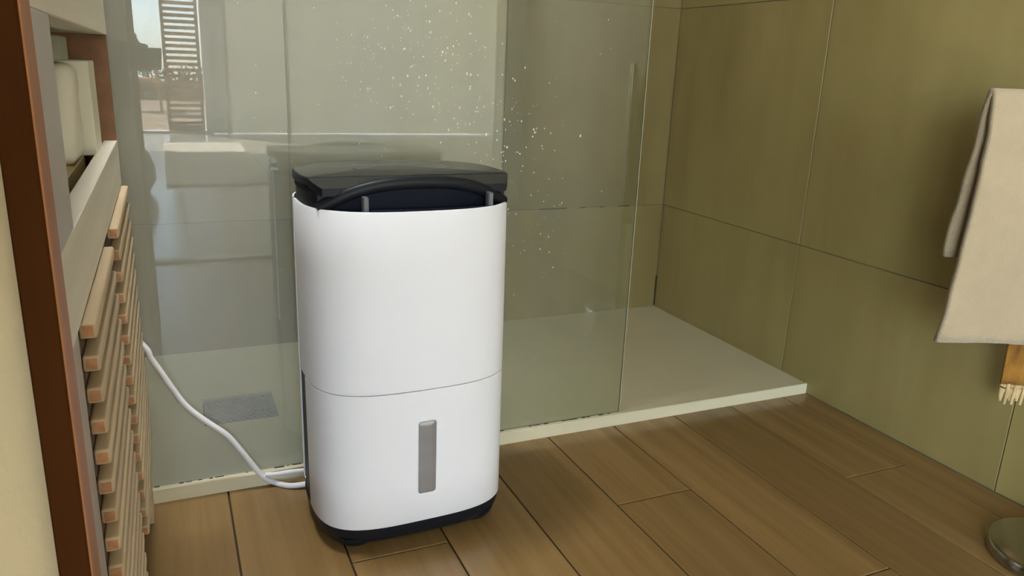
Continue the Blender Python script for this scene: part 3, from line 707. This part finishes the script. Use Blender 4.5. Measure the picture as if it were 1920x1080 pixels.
def drape(name, s0, s1, prof, th, mat, label, cat, wob=0.004, seed=0, nu=60, flare=0.026):
    """cloth hung over a bar: prof = list of (n offset, z); extruded along the bar, with thickness"""
    P = crom([Vector((a, 0, b)) for a, b in prof], 7); m = len(P); vs, fs = [], []
    def nrm(i):
        t = P[min(i + 1, m - 1)] - P[max(i - 1, 0)]; return Vector((-t.z, 0, t.x)).normalized()
    for side in (1, -1):
        for i, p in enumerate(P):
            q = p + nrm(i) * (th / 2 * side)
            for k in range(nu + 1):
                s = s0 + (s1 - s0) * k / nu
                hang = max(0, (ZBAR - p.z) / 0.4)
                w = noise.noise(Vector((s * 9 + seed, p.z * 2.2, (1 if i > m / 2 else 0) * 5))) * wob * (0.3 + 2.2 * hang) + noise.noise(Vector((s * 60, p.z * 60, seed))) * 0.0012
                e = noise.noise(Vector((p.z * 14, seed, 3 + (1 if i > m / 2 else 0)))) * 0.005 * (1 - k / nu)
                vs.append(PT + BD * (s + e - flare * hang ** 1.6 * (1 - k / nu)) + BN * (q.x + w) + Vector((0, 0, q.z + (noise.noise(Vector((s * 5, seed, 1))) * 0.006 if i in (0, m - 1) else 0))))
    w = nu + 1; B = m * w
    for i in range(m - 1):
        for k in range(nu):
            a = i * w + k; fs.append((a, a + 1, a + w + 1, a + w)); a += B; fs.append((a, a + w, a + w + 1, a + 1))
        a = i * w; fs.append((a, a + w, B + a + w, B + a)); a = i * w + nu; fs.append((a, B + a, B + a + w, a + w))
    for k in range(nu):
        fs.append((k, B + k, B + k + 1, k + 1)); a = (m - 1) * w + k; fs.append((a, a + 1, B + a + 1, B + a))
    o = mesh(name, vs, fs, mat, smooth=True, recalc=True); return tag(o, label, cat)
drape('bath_towel', -0.180, 0.035, [(-0.022, 0.345), (-0.021, 0.46), (-0.018, 0.60), (-0.013, 0.72), (0.0, 0.768), (0.012, 0.735), (0.018, 0.66), (0.024, 0.57), (0.028, 0.486)], 0.012, 'terry', 'thick beige terry towel folded over the arm of the towel stand', 'towel', flare=0.024)
o = drape('mustard_towel', -0.028, 0.016, [(0.042, 0.245), (0.042, 0.40), (0.041, 0.55), (0.047, 0.672), (0.052, 0.55), (0.053, 0.40)], 0.005, 'mustard', 'mustard yellow fringed cloth hanging behind the beige towel', 'towel', 0.002, 4, 24, flare=0.004)
for k in range(9):
    q = PT + BD * (-0.028 + 0.0050 * k) + BN * (0.042 + 0.002 * math.sin(k * 2.1)); z = 0.247
    tube('tassel', crom([q + Vector((0, 0, z)), q + Vector((0.001 * math.sin(k), 0, z - 0.012)), q + Vector((0.002 * math.cos(k * 3), 0.001, z - 0.030 - 0.006 * (k % 3)))], 4), lambda t: 0.0036 - 0.0016 * abs(t - 0.25), 'fringe', o, 7)
# ------------------------------------------------------------------ the photographer (seen only as a reflection beside the vanity)
def person():
    J = {}; E = []; R = {}
    def j(n, co, r, par=None):
        J[n] = Vector(co); R[n] = r
        if par: E.append((par, n))
    bxx, byy = -0.33, -0.27
    j('pelvis', (bxx, byy, 0.93), (0.145, 0.11))
    j('belly', (bxx, byy + 0.005, 1.05), (0.14, 0.10), 'pelvis'); j('chest', (bxx, byy - 0.005, 1.24), (0.155, 0.11), 'belly')
    j('collar', (bxx, byy - 0.01, 1.38), (0.11, 0.085), 'chest'); j('neck', (bxx, byy, 1.46), 0.055, 'collar')
    j('jaw', (bxx + 0.005, byy + 0.02, 1.53), (0.062, 0.075), 'neck'); j('head', (bxx + 0.005, byy + 0.02, 1.62), (0.076, 0.092), 'jaw'); j('crown', (bxx + 0.005, byy + 0.012, 1.695), (0.055, 0.065), 'head')
    for s, n in ((1, 'r'), (-1, 'l')):
        j('hip' + n, (bxx + 0.085 * s, byy, 0.88), 0.088, 'pelvis'); j('knee' + n, (bxx + 0.105 * s, byy + 0.02, 0.49), 0.058, 'hip' + n)
        j('calf' + n, (bxx + 0.107 * s, byy - 0.005, 0.34), 0.056, 'knee' + n); j('ankle' + n, (bxx + 0.11 * s, byy - 0.015, 0.09), 0.040, 'calf' + n)
        j('heel' + n, (bxx + 0.11 * s, byy - 0.02, 0.045), 0.042, 'ankle' + n); j('toe' + n, (bxx + 0.12 * s, byy + 0.15, 0.032), 0.030, 'heel' + n)
        j('shoulder' + n, (bxx + 0.165 * s, byy - 0.01, 1.37), 0.062, 'collar')
    j('elbowr', (-0.19, -0.31, 1.06), 0.043, 'shoulderr'); j('wristr', (-0.095, -0.110, 0.840), 0.026, 'elbowr'); j('palmr', (-0.075, -0.062, 0.795), (0.030, 0.018), 'wristr')
    j('elbowl', (-0.55, -0.28, 1.09), 0.043, 'shoulderl'); j('wristl', (-0.56, -0.20, 0.86), 0.027, 'elbowl'); j('palml', (-0.56, -0.18, 0.79), (0.028, 0.018), 'wristl')
    def finger(n, base, pts, r, par):
        j(n + '0', base, r, par); last = n + '0'
        for k, p in enumerate(pts): j(n + str(k + 1), p, r * (0.92 - 0.1 * k), last); last = n + str(k + 1)
    for k in range(4):
        z = 0.800 - 0.013 * k
        finger('fr%d' % k, (-0.055 - 0.002 * k, -0.050, z), [(-0.041 - 0.002 * k, -0.040, z - 0.002), (-0.030 - 0.003 * k, -0.032, z - 0.004)], 0.0075, 'palmr')
    finger('tr', (-0.083, -0.052, 0.812), [(-0.075, -0.042, 0.824), (-0.059, -0.038, 0.830)], 0.009, 'palmr')
    for k in range(4):
        finger('fl%d' % k, (-0.548 - 0.008 * k, -0.165 - 0.012 * k, 0.765), [(-0.545 - 0.006 * k, -0.160 - 0.012 * k, 0.735), (-0.545 - 0.006 * k, -0.165 - 0.012 * k, 0.708 + 0.004 * abs(k - 1))], 0.0075, 'palml')
    finger('tl', (-0.54, -0.155, 0.785), [(-0.53, -0.140, 0.765), (-0.53, -0.138, 0.742)], 0.009, 'palml')
    names = list(J); idx = {n: i for i, n in enumerate(names)}
    org = Vector((bxx, byy, 0))
    me = bpy.data.meshes.new('person'); me.from_pydata([J[n] - org for n in names], [(idx[a], idx[b]) for a, b in E], [])
    o = bpy.data.objects.new('person', me); link(o, None, org)
    sk = o.modifiers.new('skin', 'SKIN'); sk.use_smooth_shade = True
    for i, n in enumerate(names):
        r = R[n]; d = me.skin_vertices[0].data[i]; d.radius = r if isinstance(r, tuple) else (r, r); d.use_root = (n == 'pelvis')
    ss = o.modifiers.new('sub', 'SUBSURF'); ss.levels = 1; ss.render_levels = 1
    dg = bpy.context.evaluated_depsgraph_get(); dg.update()
    m2 = bpy.data.meshes.new_from_object(o.evaluated_get(dg)); o.modifiers.clear(); o.data = m2
    m2.materials.clear()
    for k in ('skin', 'shirt', 'dark_cloth', 'shoe'): m2.materials.append(MATS[k])
    for p in m2.polygons:
        c = p.center + org; mi = 0
        if c.z < 0.075: mi = 3
        elif c.z < 0.98 and abs(c.x - bxx) < 0.215 and c.y < -0.15: mi = 2
        elif c.z < 1.43 and c.z > 0.9: mi = 1
        p.material_index = mi; p.use_smooth = True
    tag(o, 'person in a grey shirt and grey trousers holding up a phone beside the vanity', 'person')
    hc = Vector((bxx + 0.005, byy + 0.015, 1.62))
    # hair cap
    bm = bmesh.new(); bmesh.ops.create_uvsphere(bm, u_segments=24, v_segments=16, radius=1)
    for v in list(bm.verts): v.co = hc + Vector((v.co.x * 0.090, v.co.y * 0.105 - 0.008, v.co.z * 0.105 + 0.012))
    bmesh.ops.delete(bm, geom=[v for v in bm.verts if v.co.z < hc.z + 0.03 - (0.09 if v.co.y < hc.y - 0.02 else 0)], context='VERTS')
    bmobj('hair', bm, 'hair', o, smooth=True)
    for s in (-1, 1):
        bm = bmesh.new(); bmesh.ops.create_uvsphere(bm, u_segments=12, v_segments=8, radius=1)
        for v in bm.verts: v.co = hc + Vector((s * 0.080 + v.co.x * 0.009, -0.005 + v.co.y * 0.018, -0.012 + v.co.z * 0.03))
        bmobj('ear', bm, 'skin', o, smooth=True)
        bm = bmesh.new(); bmesh.ops.create_uvsphere(bm, u_segments=12, v_segments=8, radius=0.010)
        for v in bm.verts: v.co += hc + Vector((s * 0.032, 0.078, 0.0))
        bmobj('eye', bm, 'shoe', o, smooth=True)
    bm = bmesh.new(); bmesh.ops.create_cone(bm, segments=12, radius1=0.018, radius2=0.007, depth=0.05, cap_ends=True)
    for v in bm.verts: v.co = hc + Vector((v.co.x, 0.090 - v.co.z * 0.25, -0.026 + v.co.z))
    bmobj('nose', bm, 'skin', o, smooth=True)
    bm = bmesh.new(); bmesh.ops.create_uvsphere(bm, u_segments=12, v_segments=8, radius=1)
    for v in bm.verts: v.co = hc + Vector((v.co.x * 0.024, 0.080 + v.co.y * 0.010, -0.070 + v.co.z * 0.007))
    bmobj('mouth', bm, 'jamb_edge', o, smooth=True)
person()
# phone, held just behind the camera position
bm = bmesh.new(); add_box(bm, (-0.118, -0.058, -0.004), (0.018, 0.012, 0.004), 0.003, 2)
Mx = Matrix(((RX.x, UP.x, -FW.x), (RX.y, UP.y, -FW.y), (RX.z, UP.z, -FW.z)))
for v in bm.verts: v.co = CAM + Mx @ (v.co + Vector((0, 0, 0.022)))
t = bmobj('mobile_phone', bm, 'black_plastic', smooth=True, angle=40); tag(t, 'black mobile phone held up in the hand of the person', 'phone')
